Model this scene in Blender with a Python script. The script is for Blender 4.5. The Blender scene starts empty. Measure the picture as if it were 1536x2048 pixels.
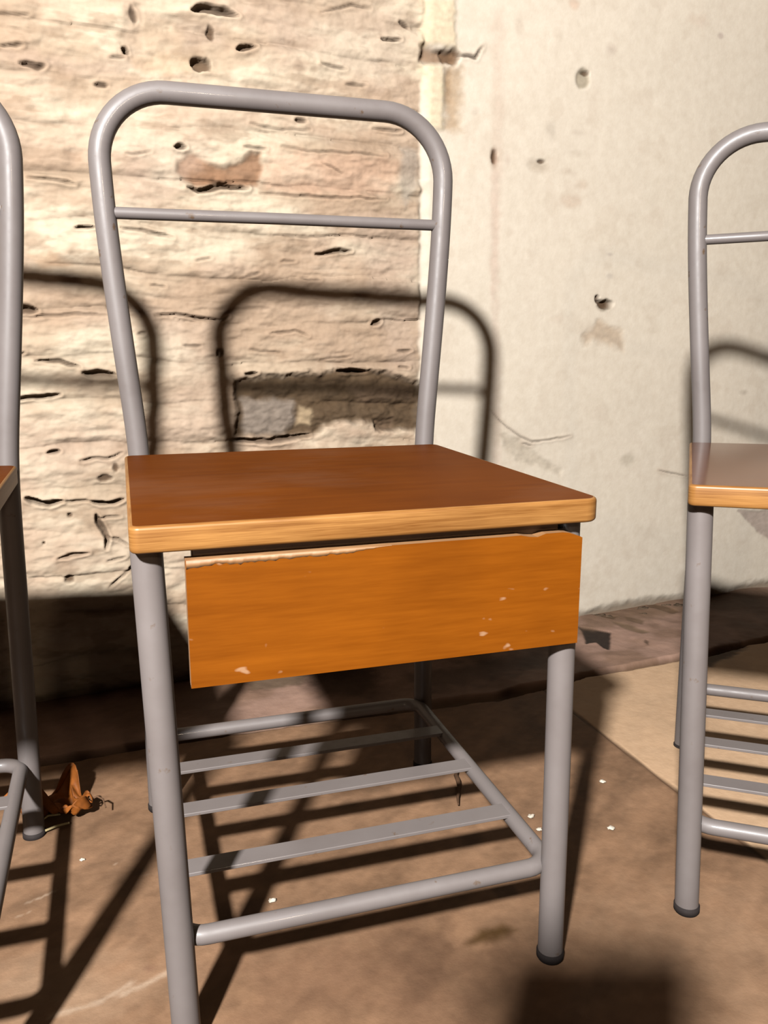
import bpy, bmesh, math, random
import numpy as np
from mathutils import Vector, Matrix

C = bpy.context.scene.collection
scn = bpy.context.scene
PI = math.pi

# ------------------------------------------------------------------ measured data (metres)
# wall features: (s along the wall, height); floor features: (x, y)
CRACKS = [([(-0.057, 1.124), (-0.035, 1.13), (-0.011, 1.128), (0.018, 1.126)], 0.0087, 0.014),
([(0.013, 1.076), (0.029, 1.081), (0.047, 1.087)], 0.0087, 0.012),
([(-0.15, 1.116), (-0.146, 1.092)], 0.0078, 0.004),
([(-0.161, 1.057), (-0.164, 1.051)], 0.0104, 0.012),
([(-0.342, 1.034), (-0.311, 1.038)], 0.0026, 0.006),
([(-0.186, 1.039), (-0.164, 1.044)], 0.0026, 0.005),
([(-0.076, 0.857), (-0.059, 0.852), (-0.021, 0.862), (0.027, 0.863)], 0.007, 0.014),
([(-0.095, 0.917), (-0.077, 0.918)], 0.0078, 0.01),
([(-0.172, 0.9), (-0.153, 0.903), (-0.133, 0.908)], 0.0026, 0.005),
([(0.019, 0.927), (0.058, 0.927)], 0.0035, 0.006),
([(0.084, 0.931), (0.166, 0.931), (0.279, 0.934)], 0.0026, 0.005),
([(0.047, 0.856), (0.156, 0.857), (0.279, 0.861)], 0.0026, 0.005),
([(-0.319, 0.855), (-0.28, 0.853), (-0.251, 0.85)], 0.0035, 0.007),
([(-0.255, 0.784), (-0.225, 0.787)], 0.0043, 0.008),
([(-0.187, 0.788), (-0.14, 0.783), (-0.104, 0.777)], 0.0035, 0.007),
([(0.145, 0.761), (0.173, 0.765), (0.192, 0.77), (0.214, 0.769)], 0.0043, 0.009),
([(0.08, 0.744), (0.107, 0.748)], 0.0026, 0.004),
([(-0.068, 0.742), (-0.043, 0.746)], 0.0026, 0.004),
([(-0.352, 0.657), (-0.338, 0.659), (-0.32, 0.656)], 0.0087, 0.012),
([(-0.353, 0.648), (-0.287, 0.65), (-0.214, 0.653)], 0.0026, 0.005),
([(-0.139, 0.651), (-0.106, 0.653), (-0.064, 0.647), (-0.03, 0.645), (-0.016, 0.652)], 0.0035, 0.008),
([(0.011, 0.553), (0.034, 0.554)], 0.0043, 0.009),
([(0.185, 0.555), (0.21, 0.556), (0.242, 0.555)], 0.007, 0.013),
([(-0.329, 0.58), (-0.292, 0.578), (-0.263, 0.567)], 0.0043, 0.007),
([(-0.259, 0.559), (-0.236, 0.558), (-0.207, 0.555)], 0.0096, 0.013),
([(-0.367, 0.584), (-0.343, 0.592)], 0.0026, 0.005),
([(-0.367, 0.521), (-0.341, 0.521), (-0.327, 0.521), (-0.296, 0.525)], 0.0052, 0.01),
([(-0.169, 0.621), (-0.155, 0.624)], 0.0026, 0.004),
([(-0.096, 0.603), (-0.066, 0.601)], 0.0026, 0.004),
([(-0.025, 0.439), (0.016, 0.436), (0.053, 0.432), (0.1, 0.437), (0.131, 0.441)], 0.0078, 0.014),
([(-0.322, 0.43), (-0.303, 0.432)], 0.0052, 0.009),
([(-0.273, 0.415), (-0.253, 0.418), (-0.229, 0.418), (-0.205, 0.425)], 0.0026, 0.006),
([(-0.36, 0.358), (-0.351, 0.353), (-0.34, 0.35), (-0.325, 0.346), (-0.306, 0.349)], 0.0096, 0.016),
([(-0.306, 0.349), (-0.282, 0.349), (-0.26, 0.347)], 0.0026, 0.006),
([(-0.261, 0.345), (-0.238, 0.341), (-0.224, 0.342), (-0.208, 0.347)], 0.0061, 0.012),
([(-0.254, 0.323), (-0.251, 0.308), (-0.243, 0.292), (-0.239, 0.281), (-0.242, 0.263)], 0.007, 0.012),
([(-0.25, 0.315), (-0.232, 0.317), (-0.215, 0.318)], 0.0026, 0.006),
([(-0.239, 0.282), (-0.222, 0.279), (-0.204, 0.267)], 0.0026, 0.006),
([(-0.32, 0.253), (-0.296, 0.258), (-0.27, 0.258)], 0.0035, 0.008),
([(-0.242, 0.24), (-0.211, 0.247)], 0.0026, 0.005),
([(-0.241, 0.195), (-0.222, 0.21), (-0.203, 0.224)], 0.0035, 0.005),
([(0.033, 0.964), (0.085, 0.96), (0.139, 0.965)], 0.0026, 0.004),
([(0.256, 0.979), (0.31, 0.981)], 0.0035, 0.006),
([(0.112, 0.977), (0.132, 0.978)], 0.0061, 0.006),
([(0.251, 0.641), (0.261, 0.643), (0.271, 0.646)], 0.0061, 0.009),
([(0.058, 0.622), (0.105, 0.627), (0.128, 0.619)], 0.0026, 0.005),
([(-0.105, 0.327), (-0.1, 0.325)], 0.0026, 0.003),
([(-0.338, 1.077), (-0.297, 1.084)], 0.0017, 0.003),
([(-0.316, 1.015), (-0.292, 1.014), (-0.281, 1.018)], 0.0061, 0.007),
([(-0.211, 0.999), (-0.192, 1.001)], 0.0052, 0.005),
([(0.16, 1.153), (0.215, 1.171), (0.252, 1.17)], 0.0026, 0.003),
([(0.159, 1.072), (0.205, 1.069)], 0.0035, 0.004),
([(0.214, 1.018), (0.279, 1.017)], 0.0026, 0.003),
([(0.204, 1.045), (0.242, 1.046)], 0.0026, 0.004),
([(0.271, 1.126), (0.309, 1.129)], 0.0052, 0.008),
([(0.304, 1.158), (0.324, 1.15)], 0.0052, 0.005),
([(-0.144, 0.7), (-0.12, 0.697)], 0.0026, 0.004),
([(0.007, 0.713), (0.043, 0.726)], 0.0026, 0.003),
([(0.116, 0.72), (0.153, 0.717)], 0.0026, 0.003),
([(0.156, 0.911), (0.194, 0.897)], 0.0026, 0.003),
([(0.063, 0.79), (0.117, 0.788), (0.212, 0.797)], 0.0017, 0.003),
([(0.021, 0.594), (0.076, 0.59)], 0.0017, 0.003),
([(0.151, 0.576), (0.21, 0.583)], 0.0017, 0.003),
([(0.307, 0.561), (0.328, 0.562)], 0.0035, 0.006),
([(0.302, 0.593), (0.333, 0.592)], 0.0035, 0.005),
([(0.508, 0.474), (0.529, 0.455), (0.553, 0.436), (0.582, 0.418), (0.613, 0.407), (0.663, 0.408), (0.707, 0.414)], 0.0022, 0.003),
([(0.953, 0.324), (0.99, 0.315), (1.04, 0.306)], 0.0017, 0.002),
([(0.418, 1.119), (0.436, 1.117), (0.457, 1.118), (0.465, 1.13), (0.472, 1.138)], 0.0043, 0.004),
([(0.588, 0.404), (0.613, 0.398)], 0.0017, 0.002)]
HOLES = [((-0.045, 1.048), 0.0165, 0.0122, 0.014),
((-0.032, 0.59), 0.007, 0.0078, 0.012),
((-0.236, 0.384), 0.0122, 0.0061, 0.005),
((-0.295, 0.325), 0.0052, 0.0043, 0.006),
((-0.339, 0.283), 0.0035, 0.0035, 0.005),
((-0.304, 0.216), 0.0087, 0.007, 0.007),
((-0.202, 0.225), 0.0052, 0.0052, 0.008),
((-0.029, 1.095), 0.007, 0.0122, 0.006),
((-0.218, 0.4), 0.0061, 0.0087, 0.003),
((0.781, 0.686), 0.0209, 0.0104, 0.013),
((0.76, 0.696), 0.0061, 0.0104, 0.008),
((0.502, 0.951), 0.0052, 0.0122, 0.005),
((0.704, 1.121), 0.0104, 0.0061, 0.004),
((0.61, 0.952), 0.0104, 0.0043, 0.004)]
STAINS = [('p', [(-0.093, 0.879), (-0.09, 0.897), (-0.073, 0.909), (-0.065, 0.912), (-0.053, 0.903), (-0.037, 0.896), (-0.012, 0.895), (0.014, 0.903), (0.032, 0.918), (0.049, 0.922), (0.051, 0.895), (0.042, 0.87), (0.013, 0.865), (-0.03, 0.864), (-0.067, 0.858), (-0.083, 0.872)], 0.0061, (0.35, 0.185, 0.1), 0.9, -0.004),
('p', [(0.058, 0.925), (0.157, 0.927), (0.279, 0.931), (0.3, 0.923), (0.291, 0.87), (0.156, 0.86), (0.052, 0.858)], 0.0122, (0.72, 0.45, 0.31), 0.45, 0.001),
('p', [(0.053, 1.055), (0.079, 1.071), (0.123, 1.077), (0.159, 1.068), (0.123, 1.052), (0.07, 1.045)], 0.0087, (0.5, 0.36, 0.26), 0.4, -0.001),
('p', [(-0.007, 0.508), (-0.007, 0.543), (0.075, 0.548), (0.151, 0.554), (0.21, 0.559), (0.271, 0.555), (0.312, 0.542), (0.361, 0.527), (0.362, 0.438), (0.281, 0.443), (0.25, 0.457), (0.199, 0.463), (0.159, 0.457), (0.149, 0.443), (0.072, 0.439), (-0.011, 0.444)], 0.0078, (0.105, 0.065, 0.033), 0.95, -0.012),
('p', [(0.002, 0.508), (0.037, 0.508), (0.102, 0.505), (0.103, 0.469), (0.082, 0.444), (0.007, 0.445)], 0.007, (0.33, 0.27, 0.22), 0.85, 0.004),
('p', [(0.111, 0.494), (0.135, 0.486), (0.13, 0.458), (0.106, 0.459)], 0.0052, (0.6, 0.45, 0.28), 0.7, 0.003),
('p', [(0.21, 0.525), (0.345, 0.522), (0.35, 0.498), (0.23, 0.497)], 0.007, (0.24, 0.16, 0.105), 0.4, 0.003),
('p', [(0.258, 0.465), (0.302, 0.465), (0.302, 0.44), (0.262, 0.442)], 0.0043, (0.2, 0.13, 0.08), 0.8, -0.005),
('p', [(-0.343, 1.027), (-0.301, 1.032), (-0.252, 1.03), (-0.163, 1.045), (-0.125, 1.048), (-0.126, 1.033), (-0.217, 1.011), (-0.289, 1.015), (-0.343, 1.017)], 0.0122, (0.5, 0.38, 0.3), 0.4, -0.002),
('p', [(-0.156, 1.047), (-0.102, 1.056), (-0.046, 1.054), (-0.031, 1.041), (-0.103, 1.025), (-0.149, 1.027)], 0.0087, (0.58, 0.38, 0.22), 0.4, -0.001),
('p', [(-0.159, 1.118), (-0.136, 1.121), (-0.139, 1.05), (-0.171, 1.044)], 0.007, (0.45, 0.33, 0.24), 0.5, -0.003),
('p', [(-0.076, 1.105), (-0.011, 1.114), (-0.009, 1.077), (-0.07, 1.069)], 0.0122, (0.5, 0.38, 0.3), 0.35, -0.001),
('p', [(0.022, 1.145), (0.29, 1.192), (0.344, 1.127), (0.271, 1.045), (0.088, 1.086)], 0.0348, (0.56, 0.43, 0.34), 0.35, 0.0),
('p', [(-0.262, 0.899), (-0.232, 0.902), (-0.235, 0.879), (-0.256, 0.878)], 0.007, (0.45, 0.3, 0.2), 0.45, -0.002),
('p', [(-0.324, 0.741), (-0.287, 0.746), (-0.259, 0.728), (-0.311, 0.719)], 0.0087, (0.6, 0.36, 0.2), 0.4, -0.001),
('p', [(-0.374, 0.657), (-0.342, 0.657), (-0.359, 0.437), (-0.392, 0.439)], 0.0087, (0.6, 0.46, 0.35), 0.3, 0.0),
('p', [(-0.359, 0.486), (-0.19, 0.471), (-0.193, 0.412), (-0.306, 0.385), (-0.363, 0.393)], 0.0261, (0.6, 0.44, 0.33), 0.45, 0.0),
('p', [(-0.139, 0.644), (-0.039, 0.641), (-0.038, 0.438), (-0.125, 0.434)], 0.0217, (0.62, 0.48, 0.37), 0.35, 0.0),
('p', [(0.212, 0.831), (0.342, 0.839), (0.344, 0.556), (0.291, 0.556)], 0.0174, (0.58, 0.44, 0.34), 0.4, 0.0),
('p', [(-0.181, 0.936), (-0.036, 0.919), (-0.114, 0.82), (-0.185, 0.816)], 0.0217, (0.62, 0.47, 0.37), 0.35, 0.0),
('p', [(0.31, 0.953), (0.346, 0.952), (0.341, 0.891), (0.316, 0.846), (0.306, 0.889)], 0.0078, (0.42, 0.37, 0.31), 0.55, 0.0),
('p', [(0.347, 1.126), (0.377, 1.122), (0.415, 1.126), (0.424, 1.119), (0.415, 1.101), (0.379, 1.097), (0.345, 1.099)], 0.007, (0.28, 0.17, 0.1), 0.9, -0.008),
('p', [(0.387, 1.121), (0.424, 1.123), (0.42, 1.105), (0.39, 1.1)], 0.0043, (0.18, 0.1, 0.05), 0.8, -0.004),
('p', [(0.394, 1.098), (0.429, 1.096), (0.429, 0.992), (0.396, 0.989)], 0.0139, (0.5, 0.34, 0.2), 0.75, -0.002),
('p', [(0.394, 1.092), (0.407, 1.094), (0.408, 1.039), (0.395, 1.038)], 0.0078, (0.36, 0.22, 0.11), 0.6, -0.001),
('p', [(0.346, 1.2), (0.413, 1.21), (0.415, 1.132), (0.347, 1.126)], 0.007, (0.84, 0.68, 0.45), 0.75, 0.003),
('p', [(0.344, 1.092), (0.392, 1.098), (0.391, 0.989), (0.361, 0.986)], 0.007, (0.86, 0.71, 0.48), 0.75, 0.003),
('e', ((0.698, 1.11), 0.0157, 0.0183), 0.0035, (0.42, 0.35, 0.24), 0.75, -0.003),
('p', [(0.491, 1.205), (0.513, 1.208), (0.522, 0.94), (0.513, 0.69), (0.502, 0.689), (0.5, 0.939)], 0.0087, (0.72, 0.52, 0.4), 0.28, 0.0),
('p', [(0.494, 0.929), (0.511, 0.93), (0.541, 0.307), (0.519, 0.309)], 0.0052, (0.7, 0.5, 0.4), 0.25, 0.0),
('e', ((0.502, 0.95), 0.0078, 0.0191), 0.0043, (0.28, 0.15, 0.09), 0.8, -0.001),
('e', ((0.532, 0.952), 0.0052, 0.0122), 0.0043, (0.66, 0.52, 0.42), 0.5, 0.0),
('e', ((0.603, 0.945), 0.0209, 0.0122), 0.007, (0.55, 0.45, 0.34), 0.6, -0.001),
('e', ((0.627, 1.011), 0.0122, 0.0157), 0.007, (0.62, 0.53, 0.42), 0.5, 0.0),
('e', ((0.548, 1.184), 0.0087, 0.0191), 0.0061, (0.66, 0.54, 0.42), 0.45, 0.0),
('e', ((0.672, 0.938), 0.0157, 0.007), 0.0052, (0.62, 0.5, 0.38), 0.5, 0.0),
('e', ((0.704, 0.915), 0.0139, 0.0087), 0.0061, (0.68, 0.53, 0.4), 0.45, 0.0),
('e', ((0.684, 0.883), 0.0226, 0.0122), 0.0061, (0.66, 0.5, 0.37), 0.5, 0.0),
('e', ((0.692, 0.974), 0.0226, 0.0052), 0.0052, (0.66, 0.56, 0.44), 0.4, 0.0),
('e', ((0.692, 1.012), 0.0122, 0.0043), 0.0043, (0.6, 0.5, 0.4), 0.4, 0.0),
('e', ((0.67, 1.238), 0.0122, 0.0087), 0.0052, (0.72, 0.48, 0.34), 0.5, 0.0),
('e', ((1.041, 1.233), 0.0078, 0.0061), 0.0035, (0.5, 0.4, 0.34), 0.6, 0.0),
('e', ((0.761, 1.17), 0.0104, 0.0087), 0.007, (0.66, 0.54, 0.44), 0.5, 0.0),
('e', ((0.459, 1.027), 0.0078, 0.007), 0.0043, (0.62, 0.52, 0.42), 0.4, 0.0),
('e', ((0.456, 0.935), 0.0104, 0.0226), 0.007, (0.76, 0.64, 0.5), 0.4, 0.0),
('e', ((0.979, 1.253), 0.0261, 0.0122), 0.0104, (0.72, 0.56, 0.43), 0.4, 0.0),
('p', [(0.725, 0.621), (0.766, 0.654), (0.793, 0.644), (0.828, 0.632), (0.834, 0.592), (0.793, 0.604), (0.754, 0.613), (0.731, 0.597)], 0.0096, (0.62, 0.47, 0.33), 0.75, -0.002),
('e', ((0.779, 0.683), 0.0174, 0.0104), 0.0052, (0.16, 0.1, 0.05), 0.85, 0.0),
('p', [(0.539, 0.424), (0.582, 0.41), (0.626, 0.381), (0.692, 0.34), (0.686, 0.327), (0.628, 0.352), (0.577, 0.368), (0.544, 0.398)], 0.0061, (0.64, 0.55, 0.43), 0.7, -0.002),
('e', ((0.865, 0.354), 0.0174, 0.013), 0.007, (0.6, 0.52, 0.4), 0.6, 0.0),
('p', [(0.497, 0.464), (0.526, 0.463), (0.552, 0.411), (0.522, 0.402), (0.504, 0.423)], 0.0087, (0.7, 0.58, 0.44), 0.35, 0.0),
('e', ((0.784, 0.786), 0.007, 0.0026), 0.0026, (0.5, 0.42, 0.36), 0.5, 0.0),
('e', ((0.788, 0.743), 0.007, 0.0043), 0.0035, (0.6, 0.52, 0.44), 0.5, 0.0),
('p', [(1.21, 0.21), (1.321, 0.201), (1.331, 0.124), (1.283, 0.151), (1.255, 0.175)], 0.0043, (0.45, 0.34, 0.29), 0.7, -0.002),
('e', ((1.193, 0.493), 0.0122, 0.0052), 0.0035, (0.55, 0.47, 0.38), 0.5, 0.0),
('e', ((0.663, 0.653), 0.0174, 0.0104), 0.0087, (0.74, 0.6, 0.47), 0.35, 0.0)]
FSTAINS = [([(0.92, 0.889), (0.94, 0.863), (0.966, 0.835), (0.944, 0.798), (0.909, 0.749), (0.903, 0.762), (0.906, 0.794), (0.882, 0.792), (0.906, 0.841)], 0.003, (0.045, 0.03, 0.022), 1.0, -0.003),
([(0.99, 0.967), (1.017, 0.936), (1.04, 0.922), (1.021, 0.906), (0.991, 0.937)], 0.004, (0.09, 0.055, 0.025), 0.85, -0.002),
([(1.056, 0.917), (1.079, 0.878), (1.061, 0.859), (1.043, 0.892)], 0.004, (0.13, 0.085, 0.045), 0.7, -0.001),
([(1.008, 0.893), (1.031, 0.868), (1.051, 0.815), (1.028, 0.809), (1.004, 0.856)], 0.005, (0.16, 0.11, 0.05), 0.6, -0.001),
([(1.156, 0.985), (1.185, 0.948), (1.195, 0.907), (1.172, 0.903), (1.144, 0.949)], 0.004, (0.09, 0.05, 0.02), 0.8, -0.002),
([(1.012, 0.776), (1.015, 0.766), (1.001, 0.75), (1.003, 0.767)], 0.003, (0.08, 0.05, 0.03), 0.8, -0.001),
([(0.301, 0.065), (0.329, 0.085), (0.357, 0.083), (0.37, 0.07), (0.345, 0.061), (0.31, 0.06)], 0.007, (0.09, 0.045, 0.012), 0.95, 0.0),
([(0.283, 0.071), (0.292, 0.072), (0.293, 0.067), (0.284, 0.067)], 0.004, (0.1, 0.05, 0.02), 0.7, 0.0),
([(-0.011, 0.131), (-0.003, 0.133), (0.0, 0.125), (-0.008, 0.123)], 0.004, (0.22, 0.11, 0.07), 0.6, 0.0),
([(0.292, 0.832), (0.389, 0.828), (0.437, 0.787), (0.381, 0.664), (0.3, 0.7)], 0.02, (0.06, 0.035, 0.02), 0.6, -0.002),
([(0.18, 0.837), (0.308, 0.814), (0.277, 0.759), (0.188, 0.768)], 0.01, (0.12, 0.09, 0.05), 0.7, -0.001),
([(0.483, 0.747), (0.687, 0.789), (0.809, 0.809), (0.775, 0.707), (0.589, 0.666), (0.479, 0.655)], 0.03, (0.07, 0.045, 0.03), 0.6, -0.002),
([(0.963, 0.953), (1.263, 1.018), (1.582, 1.064), (1.415, 0.877), (1.173, 0.895), (1.022, 0.864), (0.911, 0.865)], 0.02, (0.24, 0.15, 0.09), 0.6, 0.001),
([(1.066, 0.671), (1.201, 0.718), (1.196, 0.683), (1.051, 0.622)], 0.01, (0.05, 0.03, 0.015), 0.8, -0.003),
([(-0.146, 0.154), (-0.078, 0.175), (-0.007, 0.097), (-0.073, 0.076), (-0.139, 0.096)], 0.05, (0.46, 0.31, 0.2), 0.5, 0.0),
([(0.093, 0.122), (0.251, 0.111), (0.337, 0.046), (0.253, -0.026), (0.101, 0.021)], 0.07, (0.2, 0.105, 0.06), 0.55, 0.0),
([(0.234, 0.093), (0.292, 0.099), (0.327, 0.049), (0.266, 0.006), (0.226, 0.038)], 0.03, (0.11, 0.06, 0.034), 0.5, 0.0),
([(0.429, 0.056), (0.655, 0.027), (0.53, -0.113), (0.436, -0.028)], 0.08, (0.43, 0.27, 0.165), 0.45, 0.0)]
SCRATCHES = [([(-0.137, 0.27), (-0.122, 0.275), (-0.105, 0.283)], 0.002),
([(-0.142, 0.249), (-0.127, 0.254)], 0.0016),
([(-0.041, 0.315), (-0.031, 0.318)], 0.0016),
([(-0.012, 0.282), (0.01, 0.281)], 0.002),
([(-0.032, 0.102), (-0.006, 0.11), (0.018, 0.12)], 0.006),
([(-0.096, 0.093), (-0.052, 0.098), (-0.025, 0.113)], 0.006)]
CRACKLINE = [(-0.452, 0.601), (-0.201, 0.601), (-0.119, 0.604), (-0.041, 0.61), (0.265, 0.619), (0.447, 0.618), (0.603, 0.612), (0.712, 0.632), (0.795, 0.65), (0.898, 0.659), (1.007, 0.67), (1.211, 0.699), (1.511, 0.736)]

# ------------------------------------------------------------------ helpers
def mesh_obj(name, bm, mat, parent=None, smooth=True):
    me = bpy.data.meshes.new(name)
    bm.normal_update()
    bm.to_mesh(me); bm.free()
    for m in (mat if isinstance(mat, (list, tuple)) else [mat]):
        me.materials.append(m)
    if smooth:
        for p in me.polygons: p.use_smooth = True
    o = bpy.data.objects.new(name, me); C.objects.link(o)
    if parent: o.parent = parent
    return o

def tag(o, label=None, cat=None, group=None, kind=None):
    if label: o['label'] = label
    if cat: o['category'] = cat
    if group: o['group'] = group
    if kind: o['kind'] = kind
    return o

def empty(name, loc=(0, 0, 0), rot=(0, 0, 0)):
    o = bpy.data.objects.new(name, None); C.objects.link(o)
    o.empty_display_size = .05
    o.location = loc; o.rotation_euler = rot
    return o

def add_tube(bm, pts, r, n=24, closed=False, cap=True, mi=0):
    P = [Vector(p) for p in pts]
    rr = list(r) if isinstance(r, (list, tuple)) else [r] * len(P)
    if cap and not closed:      # a second ring close to each end keeps the shading true
        e = .0012
        P = [P[0], P[0] + (P[1] - P[0]).normalized() * e] + P[1:-1] + [P[-1] + (P[-2] - P[-1]).normalized() * e, P[-1]]
        rr = [rr[0], rr[0]] + rr[1:-1] + [rr[-1], rr[-1]]
    m = len(P)
    T = []
    for i in range(m):
        a = P[(i - 1) % m] if (closed or i > 0) else P[i]
        b = P[(i + 1) % m] if (closed or i < m - 1) else P[i]
        T.append((b - a).normalized())
    u = T[0].orthogonal().normalized()
    rings = []
    for i in range(m):
        u = (u - T[i] * u.dot(T[i])).normalized(); v = T[i].cross(u)
        rings.append([bm.verts.new(P[i] + (u * math.cos(2 * PI * k / n) + v * math.sin(2 * PI * k / n)) * rr[i]) for k in range(n)])
    for i in range(m if closed else m - 1):
        A = rings[i]; B = rings[(i + 1) % m]
        off = 0
        if closed and i == m - 1:   # align the twist of the last ring
            off = min(range(n), key=lambda q: sum((A[k].co - B[(k + q) % n].co).length for k in range(0, n, 4)))
        for k in range(n):
            f = bm.faces.new((A[k], A[(k + 1) % n], B[(k + 1 + off) % n], B[(k + off) % n])); f.material_index = mi
    if cap and not closed:
        bm.faces.new(list(reversed(rings[0]))); bm.faces.new(rings[-1])
    return bm

def arc(c, r, a0, a1, n, f):
    return [f(c[0] + r * math.cos(a0 + (a1 - a0) * i / n), c[1] + r * math.sin(a0 + (a1 - a0) * i / n)) for i in range(n + 1)]

def rounded_outline(x0, x1, y0, y1, rs, n=8):
    """corner radii order: (x0,y0) (x1,y0) (x1,y1) (x0,y1)"""
    out = []
    for (cx, cy, a), r in zip(((x0, y0, PI), (x1, y0, 1.5 * PI), (x1, y1, 0), (x0, y1, .5 * PI)), rs):
        ox = cx + (r if cx == x0 else -r); oy = cy + (r if cy == y0 else -r)
        out += [(ox + r * math.cos(a + .5 * PI * i / n), oy + r * math.sin(a + .5 * PI * i / n)) for i in range(n + 1)]
    return out

def add_slab(bm, outline, z0, z1, ch=0.0, top_mi=0, side_mi=0, frame=None):
    """extruded outline with a rounded upper and lower arris"""
    fr = frame or (lambda x, y, z: (x, y, z))
    cx = sum(p[0] for p in outline) / len(outline); cy = sum(p[1] for p in outline) / len(outline)
    def inset(d):
        n = len(outline); res = []
        for i in range(n):
            a = Vector(outline[i - 1]); b = Vector(outline[(i + 1) % n]); t = (b - a).normalized()
            nn = Vector((-t.y, t.x))
            res.append((outline[i][0] + nn.x * d, outline[i][1] + nn.y * d))
        return res
    prof = [(0.0, z0)] if ch <= 0 else [(ch * (1 - math.sin(k * PI / 8)), z0 + ch * (1 - math.cos(k * PI / 8))) for k in range(5)]
    if ch > 0:
        prof += [(ch * (1 - math.cos(k * PI / 8)), z1 - ch * (1 - math.sin(k * PI / 8))) for k in range(5)]
    else:
        prof.append((0.0, z1))
    rings = []
    for d, z in prof:
        rings.append([bm.verts.new(fr(x, y, z)) for x, y in inset(d)])
    n = len(outline)
    for A, B in zip(rings, rings[1:]):
        for k in range(n):
            f = bm.faces.new((A[k], A[(k + 1) % n], B[(k + 1) % n], B[k])); f.material_index = side_mi
    f = bm.faces.new(list(reversed(rings[0]))); f.material_index = top_mi
    f = bm.faces.new(rings[-1]); f.material_index = top_mi
    return bm

# ------------------------------------------------------------------ numpy noise
def vnoise(x, y, seed):
    rg = np.random.default_rng(seed); tab = rg.random((256, 256)).astype(np.float32)
    xi = np.floor(x).astype(np.int64); yi = np.floor(y).astype(np.int64)
    fx = x - xi; fy = y - yi
    fx = fx * fx * (3 - 2 * fx); fy = fy * fy * (3 - 2 * fy)
    a = tab[xi & 255, yi & 255]; b = tab[(xi + 1) & 255, yi & 255]
    c = tab[xi & 255, (yi + 1) & 255]; d = tab[(xi + 1) & 255, (yi + 1) & 255]
    return (a * (1 - fx) + b * fx) * (1 - fy) + (c * (1 - fx) + d * fx) * fy

def fbm(x, y, seed, octs=4, gain=.5):
    s = 0; amp = 1; tot = 0
    for k in range(octs):
        s = s + amp * vnoise(x * 2 ** k + 17.3 * k, y * 2 ** k + 9.1 * k, seed + k); tot += amp; amp *= gain
    return s / tot            # 0..1

def sstep(a, b, x):
    t = np.clip((x - a) / (b - a), 0, 1); return t * t * (3 - 2 * t)

def seg_dist(X, Y, pts):
    D = np.full(X.shape, 9e9, np.float32)
    for (ax, ay), (bx, by) in zip(pts, pts[1:]):
        dx, dy = bx - ax, by - ay; L = dx * dx + dy * dy + 1e-12
        t = np.clip(((X - ax) * dx + (Y - ay) * dy) / L, 0, 1)
        D = np.minimum(D, np.hypot(X - ax - t * dx, Y - ay - t * dy))
    return D

def seg_dist_t(X, Y, pts):
    D = np.full(X.shape, 9e9, np.float32); Tt = np.zeros(X.shape, np.float32)
    ls = [math.hypot(b[0] - a[0], b[1] - a[1]) for a, b in zip(pts, pts[1:])]; tot = sum(ls) + 1e-9; run = 0
    for (ax, ay), (bx, by), l in zip(pts, pts[1:], ls):
        dx, dy = bx - ax, by - ay; t = np.clip(((X - ax) * dx + (Y - ay) * dy) / (l * l + 1e-12), 0, 1)
        d = np.hypot(X - ax - t * dx, Y - ay - t * dy); m = d < D
        D = np.where(m, d, D); Tt = np.where(m, (run + t * l) / tot, Tt); run += l
    return D, Tt

def poly_sd(X, Y, pts):
    """signed distance, negative inside"""
    D = seg_dist(X, Y, list(pts) + [pts[0]])
    ins = np.zeros(X.shape, bool); j = len(pts) - 1
    for i in range(len(pts)):
        xi, yi = pts[i]; xj, yj = pts[j]
        c = ((yi > Y) != (yj > Y)) & (X < (xj - xi) * (Y - yi) / (yj - yi + 1e-12) + xi)
        ins ^= c; j = i
    return np.where(ins, -D, D)

def window(X, Y, pts, pad):
    xs = [p[0] for p in pts]; ys = [p[1] for p in pts]
    return (X > min(xs) - pad) & (X < max(xs) + pad) & (Y > min(ys) - pad) & (Y < max(ys) + pad)

def blend(col, mask, c, w):
    for k in range(3):
        col[k][mask] = col[k][mask] * (1 - w) + c[k] * w

def grid_object(name, U, V, H, col, place, mat):
    """height field with its own albedo attribute; place(u, v, h) -> world xyz arrays"""
    nu, nv = len(U), len(V)
    X, Y, Z = place(U[:, None] + 0 * V[None, :], V[None, :] + 0 * U[:, None], H)
    co = np.stack([X, Y, Z], -1).reshape(-1, 3).astype(np.float32)
    idx = np.arange(nu * nv).reshape(nu, nv)
    q = np.stack([idx[:-1, :-1], idx[1:, :-1], idx[1:, 1:], idx[:-1, 1:]], -1).reshape(-1, 4)
    me = bpy.data.meshes.new(name)
    me.vertices.add(len(co)); me.vertices.foreach_set('co', co.ravel())
    me.loops.add(q.size); me.loops.foreach_set('vertex_index', q.ravel().astype(np.int32))
    me.polygons.add(len(q)); me.polygons.foreach_set('loop_start', np.arange(0, q.size, 4, dtype=np.int32))
    me.polygons.foreach_set('use_smooth', np.ones(len(q), bool))
    me.update(calc_edges=True)
    at = me.attributes.new('albedo', 'FLOAT_COLOR', 'POINT')
    rgba = np.ones((nu * nv, 4), np.float32)
    for k in range(3): rgba[:, k] = col[k].ravel()
    at.data.foreach_set('color', rgba.ravel())
    me.materials.append(mat)
    o = bpy.data.objects.new(name, me); C.objects.link(o)
    return o

# ------------------------------------------------------------------ materials
K = .18          # all albedos darkened to deepen the shadows; the camera exposure makes up for it
def kc(c): return tuple(v * K for v in c)
def new_mat(name):
    m = bpy.data.materials.new(name); m.use_nodes = True
    nt = m.node_tree; b = nt.nodes['Principled BSDF']
    return m, nt, b

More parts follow.
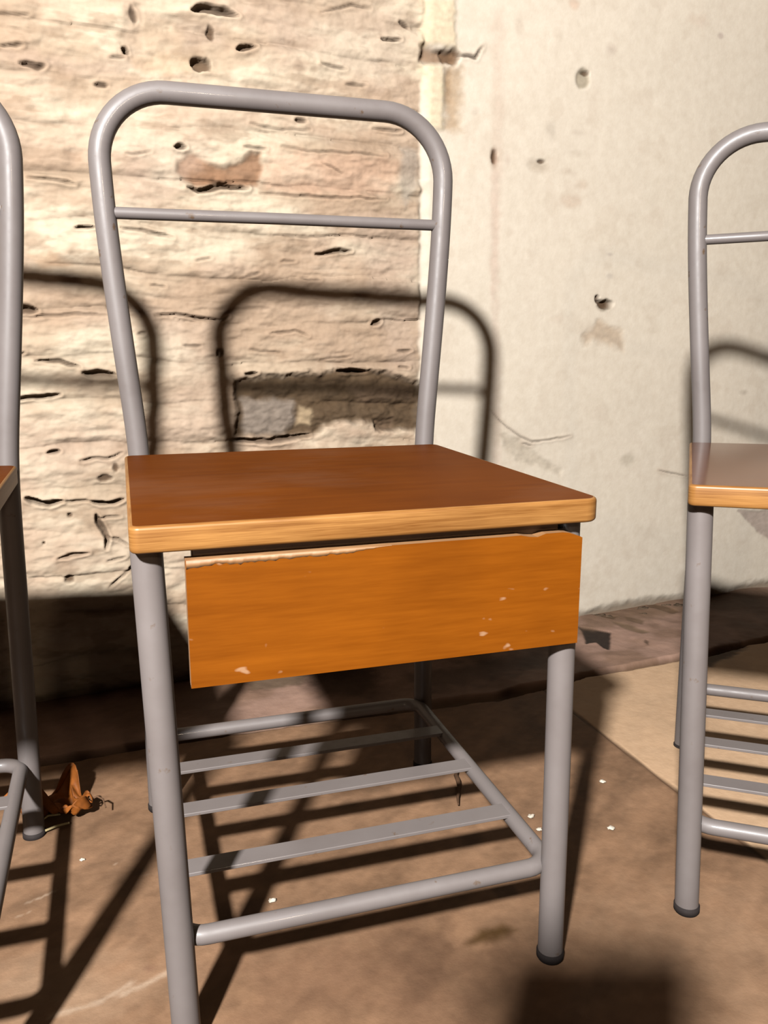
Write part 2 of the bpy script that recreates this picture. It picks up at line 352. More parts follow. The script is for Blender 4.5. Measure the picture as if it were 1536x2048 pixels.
def node(nt, t, **kw):
    n = nt.nodes.new(t)
    for k, v in kw.items():
        if k in n.inputs: n.inputs[k].default_value = v
        else: setattr(n, k, v)
    return n

def mapping(nt, scale, space='Object'):
    tc = node(nt, 'ShaderNodeTexCoord'); mp = node(nt, 'ShaderNodeMapping')
    mp.inputs['Scale'].default_value = scale
    nt.links.new(tc.outputs[space], mp.inputs['Vector']); return mp.outputs['Vector']

def ramp(nt, fac, stops):
    r = node(nt, 'ShaderNodeValToRGB'); e = r.color_ramp.elements
    while len(e) < len(stops): e.new(.5)
    for el, (p, c) in zip(e, stops): el.position = p; el.color = (*c, 1)
    nt.links.new(fac, r.inputs['Fac']); return r.outputs['Color']

def mix(nt, fac, a, b, mode='MIX'):
    m = node(nt, 'ShaderNodeMix', data_type='RGBA', blend_type=mode)
    for sock, v in ((m.inputs[0], fac), (m.inputs[6], a), (m.inputs[7], b)):
        if hasattr(v, 'is_output'): nt.links.new(v, sock)
        elif isinstance(v, (int, float)): sock.default_value = v
        else: sock.default_value = (*v, 1)
    return m.outputs[2]

def noise(nt, vec, scale, detail=4, rough=.55):
    n = node(nt, 'ShaderNodeTexNoise'); n.inputs['Scale'].default_value = scale
    n.inputs['Detail'].default_value = detail; n.inputs['Roughness'].default_value = rough
    nt.links.new(vec, n.inputs['Vector']); return n.outputs['Fac']

def bump(nt, b, h, strength, dist):
    bp = node(nt, 'ShaderNodeBump'); bp.inputs['Strength'].default_value = strength; bp.inputs['Distance'].default_value = dist
    nt.links.new(h, bp.inputs['Height']); nt.links.new(bp.outputs['Normal'], b.inputs['Normal'])

def surface_mat(name, rough, bscale, bstr, bdist, spec=.05):
    m, nt, b = new_mat(name)
    at = node(nt, 'ShaderNodeAttribute', attribute_name='albedo')
    v = mapping(nt, (1, 1, 1))
    n1 = noise(nt, v, bscale, 6, .6)
    c = mix(nt, 1.0, at.outputs['Color'], ramp(nt, n1, [(.25, kc((.88, .86, .84))), (.75, kc((1.0, 1.0, 1.0)))]), 'MULTIPLY')
    nt.links.new(c, b.inputs['Base Color'])
    b.inputs['Roughness'].default_value = rough; b.inputs['Specular IOR Level'].default_value = spec
    bump(nt, b, noise(nt, v, bscale * 1.6, 5, .65), bstr, bdist)
    return m

M_WALL = surface_mat('limewashed_masonry', .9, 55, .14, .003)
M_FLOOR = surface_mat('worn_concrete', .62, 60, .25, .003, .06)

def steel_paint():
    m, nt, b = new_mat('grey_enamelled_tube')
    v = mapping(nt, (1, 1, 1))
    n = noise(nt, v, 55, 5, .6)
    base = ramp(nt, noise(nt, v, 9, 4), [(.3, kc((.192, .163, .153))), (.7, kc((.235, .203, .192)))])
    rust = ramp(nt, n, [(.66, (0, 0, 0)), (.74, (1, 1, 1))])
    c = mix(nt, rust, base, kc((.15, .09, .05)))
    nt.links.new(c, b.inputs['Base Color'])
    b.inputs['Metallic'].default_value = .0; b.inputs['Specular IOR Level'].default_value = .16
    r = ramp(nt, n, [(.3, (.42,) * 3), (.75, (.6,) * 3)])
    nt.links.new(r, b.inputs['Roughness'])
    b.inputs['Coat Weight'].default_value = .10; b.inputs['Coat Roughness'].default_value = .12
    return m
M_STEEL = steel_paint()

def wood(name, dark, light, stretch, spec=.4, rough=.38, specks=False, scale=1.0):
    m, nt, b = new_mat(name)
    v = mapping(nt, stretch)
    n1 = noise(nt, v, 14 * scale, 6, .6)
    n2 = noise(nt, v, 60 * scale, 3, .6)
    g = mix(nt, .35, n1, n2)
    c = ramp(nt, g, [(.32, kc(dark)), (.66, kc(light))])
    v2 = mapping(nt, (1, 1, 1))
    c = mix(nt, 1.0, c, ramp(nt, noise(nt, v2, 7, 3), [(.3, (.82, .78, .74)), (.7, (1.08, 1.06, 1.02))]), 'MULTIPLY')
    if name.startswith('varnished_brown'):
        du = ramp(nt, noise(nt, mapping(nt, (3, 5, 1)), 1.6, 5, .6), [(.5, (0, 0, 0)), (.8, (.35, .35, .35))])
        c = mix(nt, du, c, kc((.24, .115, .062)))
    if specks:
        sp = ramp(nt, noise(nt, mapping(nt, (.7, 1, 1.3)), 62, 2, .5), [(.69, (0, 0, 0)), (.75, (1, 1, 1))])
        c = mix(nt, mix(nt, 1.0, sp, (.5, .5, .5), 'MULTIPLY'), c, kc((.62, .42, .26)))
    nt.links.new(c, b.inputs['Base Color'])
    b.inputs['Roughness'].default_value = rough; b.inputs['Specular IOR Level'].default_value = spec
    bump(nt, b, g, .08, .001)
    return m
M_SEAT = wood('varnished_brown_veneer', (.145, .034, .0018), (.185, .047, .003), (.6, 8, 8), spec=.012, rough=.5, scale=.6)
M_SEAT_GLOSS = wood('glossy_brown_veneer', (.155, .042, .006), (.20, .058, .009), (.6, 8, 8), spec=.3, rough=.14, scale=.6)
M_EDGE = wood('pale_plywood_edge', (.20, .068, .010), (.53, .265, .08), (.5, .5, 22), spec=.1, rough=.4)
M_BOARD = wood('orange_varnished_board', (.21, .054, .0016), (.305, .087, .0045), (.35, 4, 5), spec=.04, rough=.45, specks=True)
M_RAW = wood('bare_worn_wood', (.34, .15, .045), (.46, .24, .09), (.5, 4, 6), rough=.6)

def plain(name, col, rough=.6, nscale=40, var=.2, metallic=0):
    m, nt, b = new_mat(name)
    v = mapping(nt, (1, 1, 1))
    c = ramp(nt, noise(nt, v, nscale, 4), [(.3, kc(k * (1 - var) for k in col)), (.7, kc(k * (1 + var) for k in col))])
    nt.links.new(c, b.inputs['Base Color']); b.inputs['Roughness'].default_value = rough; b.inputs['Metallic'].default_value = metallic; b.inputs['Specular IOR Level'].default_value = .06
    return m
M_RUBBER = plain('black_rubber', (.03, .022, .02), .8)
M_RUBBER.node_tree.nodes['Principled BSDF'].inputs['Specular IOR Level'].default_value = .08
M_LEAF = plain('dry_leaf', (.25, .075, .012), .6, 35, .75)
M_STRAW = plain('pale_straw', (.62, .5, .26), .6)
M_TWIG = plain('dark_twig', (.14, .075, .04), .8)
M_CHIP = plain('lime_plaster_chip', (.78, .68, .55), .9)
M_RUBBLE = plain('dark_mortar_lump', (.12, .08, .05), .9, 50, .4)
M_BLACK = plain('black_plastic', (.02, .02, .022), .4)

# ------------------------------------------------------------------ the setting
P0 = (.20, .86); TA = math.atan(.115); CA, SA = math.cos(TA), math.sin(TA)

def build_wall():
    def axis(parts):
        a = []
        for x0, x1, d in parts: a.append(np.arange(x0, x1 - 1e-6, d))
        return np.concatenate(a + [np.array([parts[-1][1]])])
    S = axis([(-2.6, -.6, .02), (-.6, -.42, .006), (-.42, .42, .0021), (.42, 1.45, .0035), (1.45, 3.2, .02)])
    Z = axis([(-.06, .0, .01), (0, 1.36, .0022), (1.36, 2.4, .02)])
    s, z = np.meshgrid(S, Z, indexing='ij'); s = s.astype(np.float32); z = z.astype(np.float32)
    # outline between rubble masonry (left) and plaster (right)
    edge = .350 + .012 * (fbm(z * 9, z * 0 + 2, 5, 3) - .5) + .012 * (fbm(z * 40, z * 0 + 7, 9, 2) - .5) * (z < .9)
    pl = sstep(-.006, .006, s - edge)
    # --- masonry relief: irregular courses, bulging stones, torn limewash
    wob = (fbm(s * 3, z * 3, 21, 3) - .5) * .05 + (fbm(s * 14, z * 14, 23, 2) - .5) * .012
    zz = (z + wob) / .072; row = np.floor(zz); t = zz - row
    hsh = lambda r, k: np.modf(np.abs(np.sin(r * 12.9898 + k * 78.233)) * 43758.5453)[0]
    L = .13 + .11 * hsh(row, 1)
    ss = (s + (fbm(s * 9, z * 9, 31, 2) - .5) * .03) / L + hsh(row, 2) * 7
    colm = np.floor(ss); u = ss - colm
    rnd = hsh(row * 7.1 + colm * 3.3, 3)
    round_ = (1 - np.abs(2 * t - 1) ** 5) * 1.0
    fill = sstep(.35, .65, fbm(s * 5, z * 7, 41, 3))         # where the mortar still fills the joints
    hb = (fbm(s * 6 + row * 3.7, row * 1.9, 36, 3) - .5) * .012 + .0065 * round_ * (1 - .75 * fill)
    hb += .016 * (fbm(s * 4, z * 8, 51, 4) - .5)
    lam = fbm(s * 13, z * 42, 61, 5, .58)
    hb += .010 * (lam - .5)
    led = fbm(s * 7 + 3, z * 20, 71, 4)
    hb += .0045 * np.abs(np.modf(led * 4.0)[0] - .5)           # torn ledges
    hb += .0035 * (fbm(s * 60, z * 90, 81, 3) - .5)
    # --- plaster relief
    hp = .010 + .005 * (fbm(s * 3, z * 3, 101, 3) - .5) + .0008 * (fbm(s * 22, z * 22, 111, 4) - .5)
    hp -= .007 * sstep(.02, -.004, s - edge)
    H = hb * (1 - pl) + hp * pl
    # --- albedo
    white = np.array((.79, .66, .49)); tan = np.array((.49, .34, .225)); pink = np.array((.585, .42, .30)); plas = np.array((.90, .795, .645))
    a = sstep(.44, .62, fbm(s * 5, z * 13, 201, 6, .62)); b2 = sstep(.38, .60, fbm(s * 4 + 8, z * 9, 211, 5, .6))
    c_ = sstep(.56, .72, fbm(s * 16, z * 46, 221, 4, .6))
    joint = np.clip(1 - round_, 0, 1) * (1 - fill)
    p1 = fbm(s * 3, z * 3, 231, 4); p2 = sstep(.62, .72, fbm(s * 22, z * 22, 241, 4)); p3 = fbm(s * 2, z * 2, 251, 2)
    col = []
    for k in range(3):
        m = white[k] * (1 - b2 * .8) + pink[k] * b2 * .8
        m = m * (1 - a * .55) + tan[k] * a * .55
        m = m * (1 - c_ * .5) + tan[k] * .8 * c_ * .5
        m = m * (1 - .35 * joint) + .42 * tan[k] * .35 * joint
        q = plas[k] * (.955 + .09 * (p1 - .2)); q = q * (1 - .10 * p2) + tan[k] * .10 * p2
        q = q * (1 - .12 * p3) + (.90, .74, .60)[k] * .12 * p3
        col.append((m * (1 - pl) + q * pl).astype(np.float32))
    # --- measured stains, recesses, cracks and holes
    for st in STAINS:
        if st[0] == 'p':
            _, pts, soft, c, w, rel = st
            M = window(s, z, pts, soft * 3 + .01); X, Y = s[M], z[M]
            d = poly_sd(X, Y, pts) + soft * 1.6 * (fbm(X * 60, Y * 80, 301, 4) - .5)
        else:
            _, (cc, rx, rz), *_r = (st[0], (st[1][0], st[1][1], st[1][2]), 0)
            soft, c, w, rel = st[2:] if len(st) == 6 else st[2:]
            M = window(s, z, [(cc[0] - rx, cc[1] - rz), (cc[0] + rx, cc[1] + rz)], soft * 3 + .01); X, Y = s[M], z[M]
            d = (np.hypot((X - cc[0]) / rx, (Y - cc[1]) / rz) - 1) * min(rx, rz) + soft * 1.2 * (fbm(X * 70, Y * 70, 311, 3) - .5)
        k = sstep(soft, -soft, d)
        mott = .75 + .5 * fbm(X * 90, Y * 140, 321, 4)
        for ch in range(3):
            cc_ = col[ch][M]; col[ch][M] = cc_ * (1 - k * w) + np.clip(c[ch] * mott, 0, .9) * k * w
        H[M] += rel * k * (.6 + .8 * fbm(X * 40, Y * 60, 331, 3))
    dirt = (.055, .028, .014)
    for pts, w, dep in CRACKS:
        M = window(s, z, pts, .03); X, Y = s[M], z[M]
        jx = .006 * (fbm(X * 45, Y * 45, 401, 3) - .5)
        d, tt = seg_dist_t(X, Y + jx, pts)
        tap = np.clip(np.sin(np.clip(tt, .015, .985) * PI), 0, 1) ** .4
        wv = w * .64 * (.62 + .95 * fbm(X * 35, Y * 35, 411, 3)) * tap
        soft_ = .7 if w < .0038 else 1.0
        k = sstep(wv + .0014, wv * .3, d) * np.minimum(1, tap * 1.3)
        H[M] -= dep * k * (.75 if w < .0038 else 1)
        H[M] += .0022 * np.exp(-((d - wv - .003) / .003) ** 2) * ((Y + jx) > 0) * min(1, dep / .008)
        for ch in range(3):
            col[ch][M] = col[ch][M] * (1 - .8 * soft_ * k) + dirt[ch] * .8 * soft_ * k
            halo = .22 * np.exp(-(d / .006) ** 2) * (1 - k)
            col[ch][M] = col[ch][M] * (1 - halo) + (.42, .27, .17)[ch] * halo
    for cc, rx, rz, dep in HOLES:
        M = window(s, z, [(cc[0] - rx, cc[1] - rz), (cc[0] + rx, cc[1] + rz)], .012); X, Y = s[M], z[M]
        d = np.hypot((X - cc[0]) / rx, (Y - cc[1]) / rz) + .7 * (fbm(X * 120, Y * 120, 421, 3) - .5)
        k = sstep(1.15, .55, d); H[M] -= dep * k
        for ch in range(3): col[ch][M] = col[ch][M] * (1 - .85 * k) + (.11, .06, .03)[ch] * .85 * k
    # foot of the wall: darker, broken lower edge
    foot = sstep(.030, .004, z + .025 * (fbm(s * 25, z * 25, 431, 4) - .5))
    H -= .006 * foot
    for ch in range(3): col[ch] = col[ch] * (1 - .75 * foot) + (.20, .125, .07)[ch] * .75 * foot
    def place(S_, Z_, h):
        return P0[0] + S_ * CA + h * SA, P0[1] + S_ * SA - h * CA, Z_
    o = grid_object('wall_back', S, Z, H, col, place, M_WALL)
    # body of the wall behind the face
    bm = bmesh.new(); bm.from_mesh(o.data)
    def pt(sv, back, zv): return Vector((P0[0] + sv * CA - back * SA, P0[1] + sv * SA + back * CA, zv))
    vs = [bm.verts.new(pt(sv, bk, zv)) for sv in (-2.6, 3.2) for bk in (.05, .35) for zv in (-.06, 2.4)]
    for f in ((0, 1, 3, 2), (4, 6, 7, 5), (0, 4, 5, 1), (2, 3, 7, 6), (0, 2, 6, 4), (1, 5, 7, 3)):
        bm.faces.new([vs[i] for i in f])
    bm.to_mesh(o.data); bm.free()
    tag(o, 'old limewashed wall, rubble masonry at left and smooth plaster at right', kind='structure')
    return o

def build_floor():
    def axis(parts):
        a = []
        for x0, x1, d in parts: a.append(np.arange(x0, x1 - 1e-6, d))
        return np.concatenate(a + [np.array([parts[-1][1]])])
    X1 = axis([(-2.4, -.5, .03), (-.5, 1.5, .0036), (1.5, 3.2, .03)])
    Y1 = axis([(-3.0, -.25, .03), (-.25, 1.06, .0036), (1.06, 1.3, .02)])
    x, y = np.meshgrid(X1, Y1, indexing='ij'); x = x.astype(np.float32); y = y.astype(np.float32)
    cl = np.array(CRACKLINE); yc = np.interp(x, cl[:, 0], cl[:, 1]) + .008 * (fbm(x * 20, x * 0, 501, 3) - .5)
    strip = sstep(-.003, .003, y - yc)
    xj = .7035 + (y - .28) * -.03
    right = sstep(-.0015, .0015, x - xj) * (1 - strip)
    H = .004 * (fbm(x * 3, y * 3, 511, 3) - .5) + .0012 * (fbm(x * 30, y * 30, 521, 4) - .5)
    H += .0008 * right
    H += strip * (.012 * (fbm(x * 9, y * 9, 531, 4) - .5) + .004)
    slab = (.345, .203, .120); slab2 = (.285, .162, .090); pan = (.76, .51, .315); st = (.47, .295, .22); st2 = (.27, .16, .10)
    n1 = fbm(x * 5, y * 7, 541, 5, .6); n2 = fbm(x * 26, y * 34, 551, 4, .6); n3 = sstep(.45, .7, fbm(x * 11, y * 14, 561, 4)); n4 = fbm(x * 90, y * 110, 556, 3)
    sweep = fbm((x * .8 + y * .6) * 9, (y * .8 - x * .6) * 45, 571, 4)
    col = []
    for k in range(3):
        a = slab[k] * (1 - n1) + slab2[k] * n1; a = a * (.30 + .62 * n2 + .50 * sweep + .34 * n4)
        b = pan[k] * (.80 + .2 * n1 + .14 * n2 + .08 * n4)
        c = st[k] * (1 - n3 * .6) + st2[k] * n3 * .6; c = c * (.8 + .4 * n2)
        col.append((a * (1 - right - strip) + b * right + c * strip).astype(np.float32))
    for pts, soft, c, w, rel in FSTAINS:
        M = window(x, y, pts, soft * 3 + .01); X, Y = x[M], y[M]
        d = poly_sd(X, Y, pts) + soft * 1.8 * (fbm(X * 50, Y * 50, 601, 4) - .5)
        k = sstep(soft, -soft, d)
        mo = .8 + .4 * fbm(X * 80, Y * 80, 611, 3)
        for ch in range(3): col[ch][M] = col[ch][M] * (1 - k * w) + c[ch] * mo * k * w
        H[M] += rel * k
    for pts, w in SCRATCHES:
        M = window(x, y, pts, .02); X, Y = x[M], y[M]
        k = sstep(w, w * .2, seg_dist(X, Y, pts) + w * (fbm(X * 90, Y * 90, 621, 3) - .4))
        for ch in range(3): col[ch][M] = col[ch][M] * (1 - .5 * k) + (.68, .52, .38)[ch] * .5 * k
    # the open joint between slab and border, widest under the seat
    wid = .0045 + .006 * sstep(.72, .60, x) * sstep(.2, .4, x) + .003 * fbm(x * 30, y * 0, 631, 3)
    k = sstep(wid + .004, wid * .4, np.abs(y - yc)); H -= .012 * k
    for ch in range(3): col[ch] = col[ch] * (1 - .75 * k) + (.10, .055, .025)[ch] * .75 * k
    k = sstep(.0042, .001, np.abs(x - xj)) * (1 - strip); H -= .0015 * k
    for ch in range(3): col[ch] = col[ch] * (1 - .8 * k) + (.07, .035, .018)[ch] * .8 * k
    o = grid_object('floor', X1, Y1, H - .002, col, lambda a, b, h: (a, b, h), M_FLOOR)
    bm = bmesh.new(); bm.from_mesh(o.data)
    vs = [bm.verts.new((a, b, c)) for a in (-2.4, 3.2) for b in (-3.0, 1.3) for c in (-.2, -.03)]
    for f in ((0, 1, 3, 2), (4, 6, 7, 5), (0, 4, 5, 1), (2, 3, 7, 6), (0, 2, 6, 4), (1, 5, 7, 3)):
        bm.faces.new([vs[i] for i in f])
    bm.to_mesh(o.data); bm.free()
    tag(o, 'worn brown concrete floor with a cracked border along the wall', kind='structure')
    return o

build_wall(); build_floor()

# ------------------------------------------------------------------ the chairs
ZS, TH, W, D = .4749, .0213, .40, .4128
RT = .0125
def hoop_points():
    zs = [(.006, .0158, .4207), (.25, .0168, .4232), (.44, .0182, .4252), (.48, .0178, .4256), (.54, .0125, .4262), (.60, .0070, .4270), (.66, .0020, .4278), (.713, -.0022, .4287), (.767, -.0057, .4296), (.80, -.0068, .4302)]
    # smooth the side profile
    zz = np.array([a[0] for a in zs]); left = []
    for q in np.linspace(.006, .81, 46):
        left.append((float(np.interp(q, zz, [a[1] for a in zs])), float(np.interp(q, zz, [a[2] for a in zs])), float(q)))
    for _ in range(6):
        left = [left[0]] + [tuple((left[i - 1][k] + 2 * left[i][k] + left[i + 1][k]) / 4 for k in range(3)) for i in range(1, len(left) - 1)] + [left[-1]]
    r = .078; zc = .889 - r; cx = left[-1][0] + r
    yy = lambda z: .4302 + (z - .80) * .03
    A = [(cx + r * math.cos(a), yy(zc + r * math.sin(a)), zc + r * math.sin(a)) for a in np.linspace(PI, PI / 2, 15)]
    left = [p for p in left if p[2] < zc - .006] + A
    top = [(cx + (.405 - 2 * cx) * t, left[-1][1], .889) for t in (.25, .5, .75)]
    right = [(.405 - p[0], p[1], p[2]) for p in reversed(left)]
    return left + top + right

def rubber_foot(x, y, par):
    bm = bmesh.new()
    add_tube(bm, [(x, y, 0), (x, y, .002), (x, y, .008), (x, y, .0095)], [.0125, .0137, .0137, .0129], 28)
    return mesh_obj('rubber_foot', bm, M_RUBBER, par)

def make_chair():
    root = empty('school_chair')
    bm = bmesh.new()
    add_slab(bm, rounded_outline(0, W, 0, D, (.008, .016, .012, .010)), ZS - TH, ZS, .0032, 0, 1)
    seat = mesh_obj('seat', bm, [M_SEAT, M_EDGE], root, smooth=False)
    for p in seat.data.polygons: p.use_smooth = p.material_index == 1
    for x, xt in ((.0232, .0125), (.381, .381)):
        bm = bmesh.new(); add_tube(bm, [(x + (xt - x) * z / .45, y, z) for y, z in ((.0225, .006), (.024, .15), (.027, .3), (.0295, ZS - TH + .001))], RT, 32)
        leg = mesh_obj('leg', bm, M_STEEL, root); rubber_foot(x, .0225, leg)
    bm = bmesh.new(); add_tube(bm, hoop_points(), RT, 32)
    bf = mesh_obj('back_frame', bm, M_STEEL, root)
    for x in (.0158, .405 - .0158): rubber_foot(x, .4207, bf)
    bm = bmesh.new(); add_tube(bm, [(-.001, .4292, .7545), (.2, .4292, .756), (.406, .4292, .7565)], .0068, 20)
    mesh_obj('back_rail', bm, M_STEEL, root)
    # wire rack between the legs
    x0, x1, y0, y1, r, z = .0215, .3805, .030, .424, .024, .1
    loop = []
    for cx, cy, a in ((x1 - r, y0 + r, 1.5 * PI), (x1 - r, y1 - r, 0), (x0 + r, y1 - r, .5 * PI), (x0 + r, y0 + r, PI)):
        loop += [(cx + r * math.cos(a + .5 * PI * i / 8), cy + r * math.sin(a + .5 * PI * i / 8), z) for i in range(9)]
    bm = bmesh.new(); add_tube(bm, loop, .0086, 20, closed=True)
    rack = mesh_obj('rack_frame', bm, M_STEEL, root)
    for y in (.122, .228, .322):
        bm = bmesh.new()
        add_slab(bm, rounded_outline(x0 - .004, x1 + .004, y - .012, y + .012, (.002,) * 4, 3), z + .0035, z + .0075, .0008)
        mesh_obj('rack_slat', bm, M_STEEL, rack, smooth=False)
    return root

def add_board(root):
    """orange front board hung under the seat of one chair"""
    b0, b1, z0, z1, y0, y1 = .0401, .3827, .3417, .4459, .0035, .0165
    out = [(b0, z0), (b1, z0), (b1, z1 - .006), (b1 - .003, z1 - .0045), (b1 - .014, z1 - .0008), (b1 - .02, z1)]
    n = 40; rg = random.Random(4)
    for i in range(1, n):
        t = i / n; x = b1 - .02 - (b1 - .02 - b0) * t
        dz = -.0002 * rg.random()
        if .05 < t < .115: dz -= .0026 * math.sin((t - .05) / .065 * PI)
        out.append((x, z1 + dz))
    out.append((b0, z1))
    bm = bmesh.new()
    add_slab(bm, out, -y1, -y0, .0, 0, 1, frame=lambda x, z, y: (x, -y, z))
    # bevel the long arrises slightly
    bmesh.ops.recalc_face_normals(bm, faces=bm.faces)
    o = mesh_obj('front_board', bm, [M_BOARD, M_RAW], root, smooth=False)
    o['label'] = 'orange varnished front board with chipped upper edge'
    # worn, splintered arris along the left half of the upper edge
    bm = bmesh.new()
    N = 60; top = []; low = []
    for i in range(N + 1):
        t = i / N; x = b0 + .0005 + t * .165
        wv = (.0062 - .0035 * t) * (.8 + .4 * rg.random()) * min(1, (1 - t) * 5) * (1.0 if not .10 < t < .2 else .8)
        top.append(bm.verts.new((x, y0 - .00015, z1 - .0002))); low.append(bm.verts.new((x, y0 - .00015, z1 - .0002 - max(.0003, wv))))
    tb = [bm.verts.new((v.co.x, y0 + .003, v.co.z + .0002)) for v in top]
    lb = [bm.verts.new((v.co.x, y0 + .003, v.co.z)) for v in low]
    for i in range(N):
        bm.faces.new((low[i], low[i + 1], top[i + 1], top[i])); bm.faces.new((top[i], top[i + 1], tb[i + 1], tb[i]))
        bm.faces.new((low[i + 1], low[i], lb[i], lb[i + 1]))
    w = mesh_obj('worn_edge', bm, M_RAW, o)
    bm = bmesh.new()
    add_slab(bm, rounded_outline(.046, .366, y1, y1 + .012, (.002,) * 4, 3), z0 + .05, ZS - TH, .001)
    mesh_obj('board_batten', bm, M_RAW, root, smooth=False)
    return o

def copy_tree(o, parent=None):
    c = o.copy(); C.objects.link(c)
    if parent is not None: c.parent = parent
    for ch in o.children: copy_tree(ch, c)
    return c

GR = 'tubular school chairs lined up by the wall'
chair = make_chair()
right = copy_tree(chair); left = copy_tree(chair)
tag(chair, 'whole grey tubular school chair with brown seat and orange front board', 'chair', GR)
add_board(chair)
rs = [c for c in right.children if c.name.startswith('seat')][0]
rs.data = rs.data.copy(); rs.data.materials[0] = M_SEAT_GLOSS
right.location = (.5271, .0384, -.002); right.rotation_euler = (-.0107, -.0167, -.6521)
tag(right, 'turned school chair without front board standing before the smooth plaster', 'chair', GR)
left.location = (-.522, -.016, .003); left.rotation_euler = (0, .019, .01)
tag(left, 'school chair cut by the left picture edge, standing beside the dry leaf', 'chair', GR)

# ------------------------------------------------------------------ litter on the floor
def lump(bm, c, r, seed, sq=(1, 1, .7)):
    b = bmesh.new(); bmesh.ops.create_icosphere(b, subdivisions=3, radius=1)
    rg = random.Random(seed); ph = [rg.random() * 6 for _ in range(9)]
    for v in b.verts:
        n = v.co.normalized()
        k = 1 + .22 * math.sin(3 * n.x + ph[0]) * math.sin(4 * n.y + ph[1]) + .18 * math.sin(6 * n.z + 5 * n.x + ph[2]) + .1 * math.sin(11 * n.y + ph[3])
        v.co = Vector((n.x * k * sq[0], n.y * k * sq[1], max(-.55, n.z * k) * sq[2])) * r
    mz = min(v.co.z for v in b.verts)
    for v in b.verts: v.co += Vector((c[0], c[1], c[2] - mz))
    tmp = bpy.data.meshes.new('t'); b.to_mesh(tmp); b.free(); bm.from_mesh(tmp); bpy.data.meshes.remove(tmp)

def dry_leaf(cx, cy):
    """crumpled, curled-up leaf"""
    root = empty('dry_leaf', (cx, cy, 0))
    bm = bmesh.new(); N, Mv = 44, 28; rows = []
    for i in range(N + 1):
        u = i / N * 2 - 1; row = []
        half = .034 * (1 - abs(u) ** 2.4) ** .6 * (1 + .28 * math.sin(7 * u + .6)) + .001
        for j in range(Mv + 1):
            v = j / Mv * 2 - 1
            x = u * .052; yy = v * half
            ang = v * (1.25 + .5 * math.sin(4 * u)); rad = half / 1.25
            yc_ = rad * math.sin(ang) * .95; zc_ = rad * (1 - math.cos(ang)) * .95
            z = .004 + zc_ * (.75 + .35 * math.sin(5 * u + 1)) + .0045 * math.sin(9 * u + 7 * v) + .003 * math.sin(17 * u - 11 * v) + .014 * max(0, u) ** 2
            row.append(bm.verts.new((x + .004 * math.sin(8 * v), yc_ + .005 * math.sin(6 * u), max(.0015, z))))
        rows.append(row)
    for i in range(N):
        for j in range(Mv): bm.faces.new((rows[i][j], rows[i + 1][j], rows[i + 1][j + 1], rows[i][j + 1]))
    bl = mesh_obj('blade', bm, M_LEAF, root)
    so = bl.modifiers.new('thickness', 'SOLIDIFY'); so.thickness = .0009
    bm = bmesh.new(); add_tube(bm, [(.05, .004, .016), (.058, .006, .020), (.066, .004, .018), (.072, -.002, .012)], [.0013, .0012, .001, .0008], 10)
    mesh_obj('stalk', bm, M_TWIG, root)
    root.rotation_euler = (0, 0, -.45); root.scale = (1.15,) * 3
    return root
lf = dry_leaf(-.124, .458)
tag(lf, 'crumpled rust brown dry leaf lying on the floor by a chair leg', 'leaf')

def stick(name, pts, r, mat, label, cat, group=None):
    bm = bmesh.new(); P = [Vector(p) for p in pts]
    add_tube(bm, P, r, 10)
    return tag(mesh_obj(name, bm, mat), label, cat, group)
stick('twig', [(.398, .306, .003), (.404, .322, .0035), (.416, .345, .004), (.421, .362, .0038), (.424, .378, .003), (.430, .386, .003)], [.0012, .002, .003, .0034, .003, .0018], M_TWIG, 'small dark twig on the floor under the rack of the middle chair', 'twig')
stick('straw', [(-.128, .405, .002), (-.112, .412, .003), (-.096, .417, .002)], .0016, M_STRAW, 'pale straw lying in front of the dry leaf', 'straw')
stick('straw', [(-.136, .418, .006), (-.122, .430, .009), (-.108, .438, .004)], .0013, M_STRAW, 'thin pale straw leaning on the front of the dry leaf', 'straw')
wire = [(.105 + .011 * math.cos(a), .402 + .007 * math.sin(a), .003 + .001 * a) for a in np.linspace(0, 5.2, 24)]
stick('wire_curl', wire, .0011, M_STRAW, 'tiny pale curl of wire on the floor below the rack', 'wire')

for i, (x, y, r) in enumerate([(.618, .306, .0035), (.566, .202, .0035), (.481, .257, .0032), (.477, .227, .0030), (.128, .192, .0032), (-.077, .334, .0022)]):
    bm = bmesh.new(); lump(bm, (x, y, -.0012), r, 20 + i, (1.3, 1, .55))
    tag(mesh_obj('plaster_chip', bm, M_CHIP), 'tiny white plaster chip lying on the brown concrete floor', 'chip', 'plaster chips on the floor')

rg = random.Random(8)
for i in range(13):
    s = .74 + i * .028 + rg.uniform(-.01, .01); off = rg.uniform(.008, .05)
    bm = bmesh.new(); lump(bm, (P0[0] + s * CA + off * SA, P0[1] + s * SA - off * CA, -.004), rg.uniform(.004, .010), 60 + i, (1.6, 1.0, .8))
    tag(mesh_obj('mortar_lump', bm, M_RUBBLE), 'small dark mortar lump lying along the foot of the plaster wall', 'rubble', 'mortar lumps along the wall')

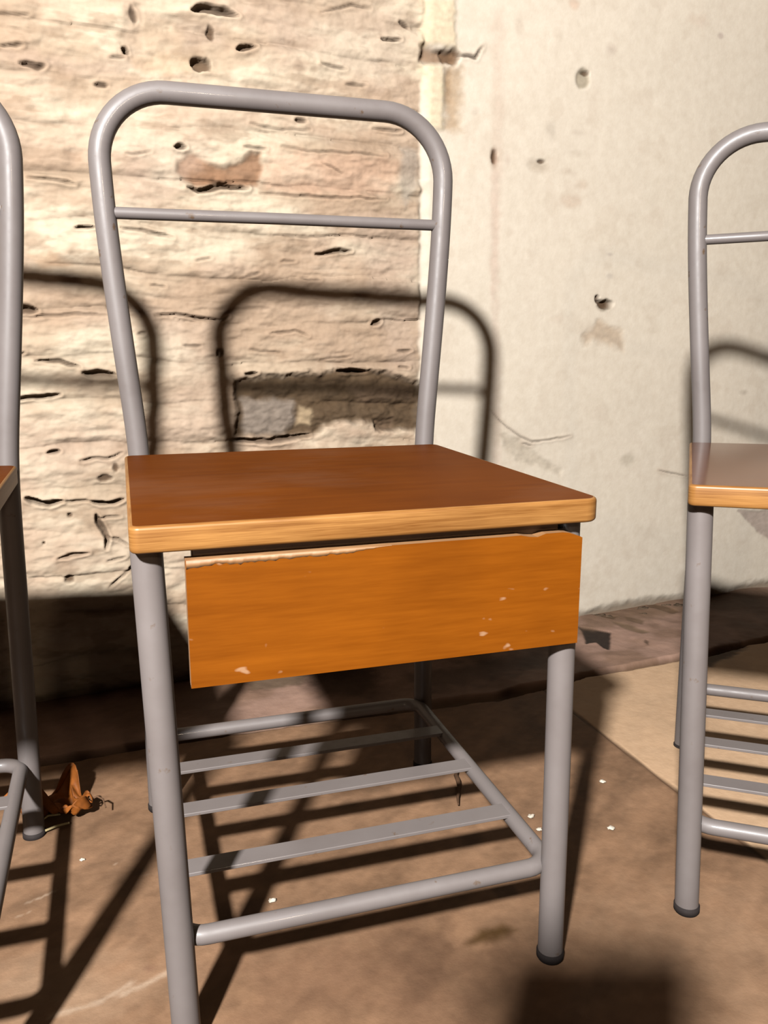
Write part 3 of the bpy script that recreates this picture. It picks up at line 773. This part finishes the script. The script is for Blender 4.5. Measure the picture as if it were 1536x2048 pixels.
# ------------------------------------------------------------------ unseen phone behind the lens, shaped for the rounded floor shadow; tripod added
ph = empty('smartphone', (-.113, -.700, .684), (-.203, 0, -.304))
bm = bmesh.new(); add_slab(bm, rounded_outline(-.064, .064, 0, .078, (.014,) * 4), -.005, .005, .0015, frame=lambda x, y, z: (x, z, y))
bmesh.ops.recalc_face_normals(bm, faces=bm.faces)
mesh_obj('phone_body', bm, M_BLACK, ph)
tag(ph, 'unseen black smartphone behind the viewpoint, shaped to cast a floor shadow', 'phone')
tr = empty('added_tripod', (-.112, -.700, 0))
bm = bmesh.new(); add_tube(bm, [(0, 0, .10), (0, 0, .3), (0, 0, .677)], .006, 16); mesh_obj('pole', bm, M_BLACK, tr)
bm = bmesh.new(); add_slab(bm, rounded_outline(-.03, .03, -.012, .012, (.004,) * 4), .673, .685, .002); mesh_obj('phone_clamp', bm, M_BLACK, tr)
for k in range(3):
    a = -PI / 2 + k * 2 * PI / 3
    bm = bmesh.new(); add_tube(bm, [(0, 0, .26), (.11 * math.cos(a), .11 * math.sin(a), .003)], .0045, 12); mesh_obj('leg', bm, M_BLACK, tr)
tag(tr, 'added thin black tripod carrying the unseen smartphone behind the viewpoint', 'tripod')

# ------------------------------------------------------------------ light, world, camera
def lamp(name, loc, power, rad, col):
    l = bpy.data.lights.new(name, 'POINT'); l.energy = power; l.shadow_soft_size = rad; l.color = col
    o = bpy.data.objects.new(name, l); C.objects.link(o); o.location = loc; return o
lamp('cellar_bulb', (-.883, -1.687, 1.83), 598, .064, (1, .982, .965))
lamp('second_bulb', (.33, -1.75, 1.25), 9, .05, (1, .78, .55))

w = bpy.data.worlds.new('World'); scn.world = w; w.use_nodes = True
w.node_tree.nodes['Background'].inputs['Color'].default_value = (1, .40, .13, 1)
w.node_tree.nodes['Background'].inputs['Strength'].default_value = .008

cd = bpy.data.cameras.new('camera'); cam = bpy.data.objects.new('camera', cd); C.objects.link(cam)
FL, YAW, PIT, ROLL = 1657.72, .304, .2031, .0009
cd.sensor_fit = 'VERTICAL'; cd.sensor_height = 24; cd.lens = FL / 2048 * 24
cd.clip_start = .01
f = Vector((math.sin(YAW) * math.cos(PIT), math.cos(YAW) * math.cos(PIT), -math.sin(PIT)))
r = Vector((math.cos(YAW), -math.sin(YAW), 0)); u = r.cross(f)
r2 = r * math.cos(ROLL) + u * math.sin(ROLL); u2 = -r * math.sin(ROLL) + u * math.cos(ROLL)
Mx = Matrix((r2, u2, -f)).transposed().to_4x4(); Mx.translation = Vector((.0017, -.6246, .6096))
cam.matrix_world = Mx
scn.camera = cam
vs = scn.view_settings
vs.view_transform = 'Standard'; vs.look = 'None'; vs.gamma = 1.0; vs.use_curve_mapping = False
vs.exposure = math.log2(1 / K)
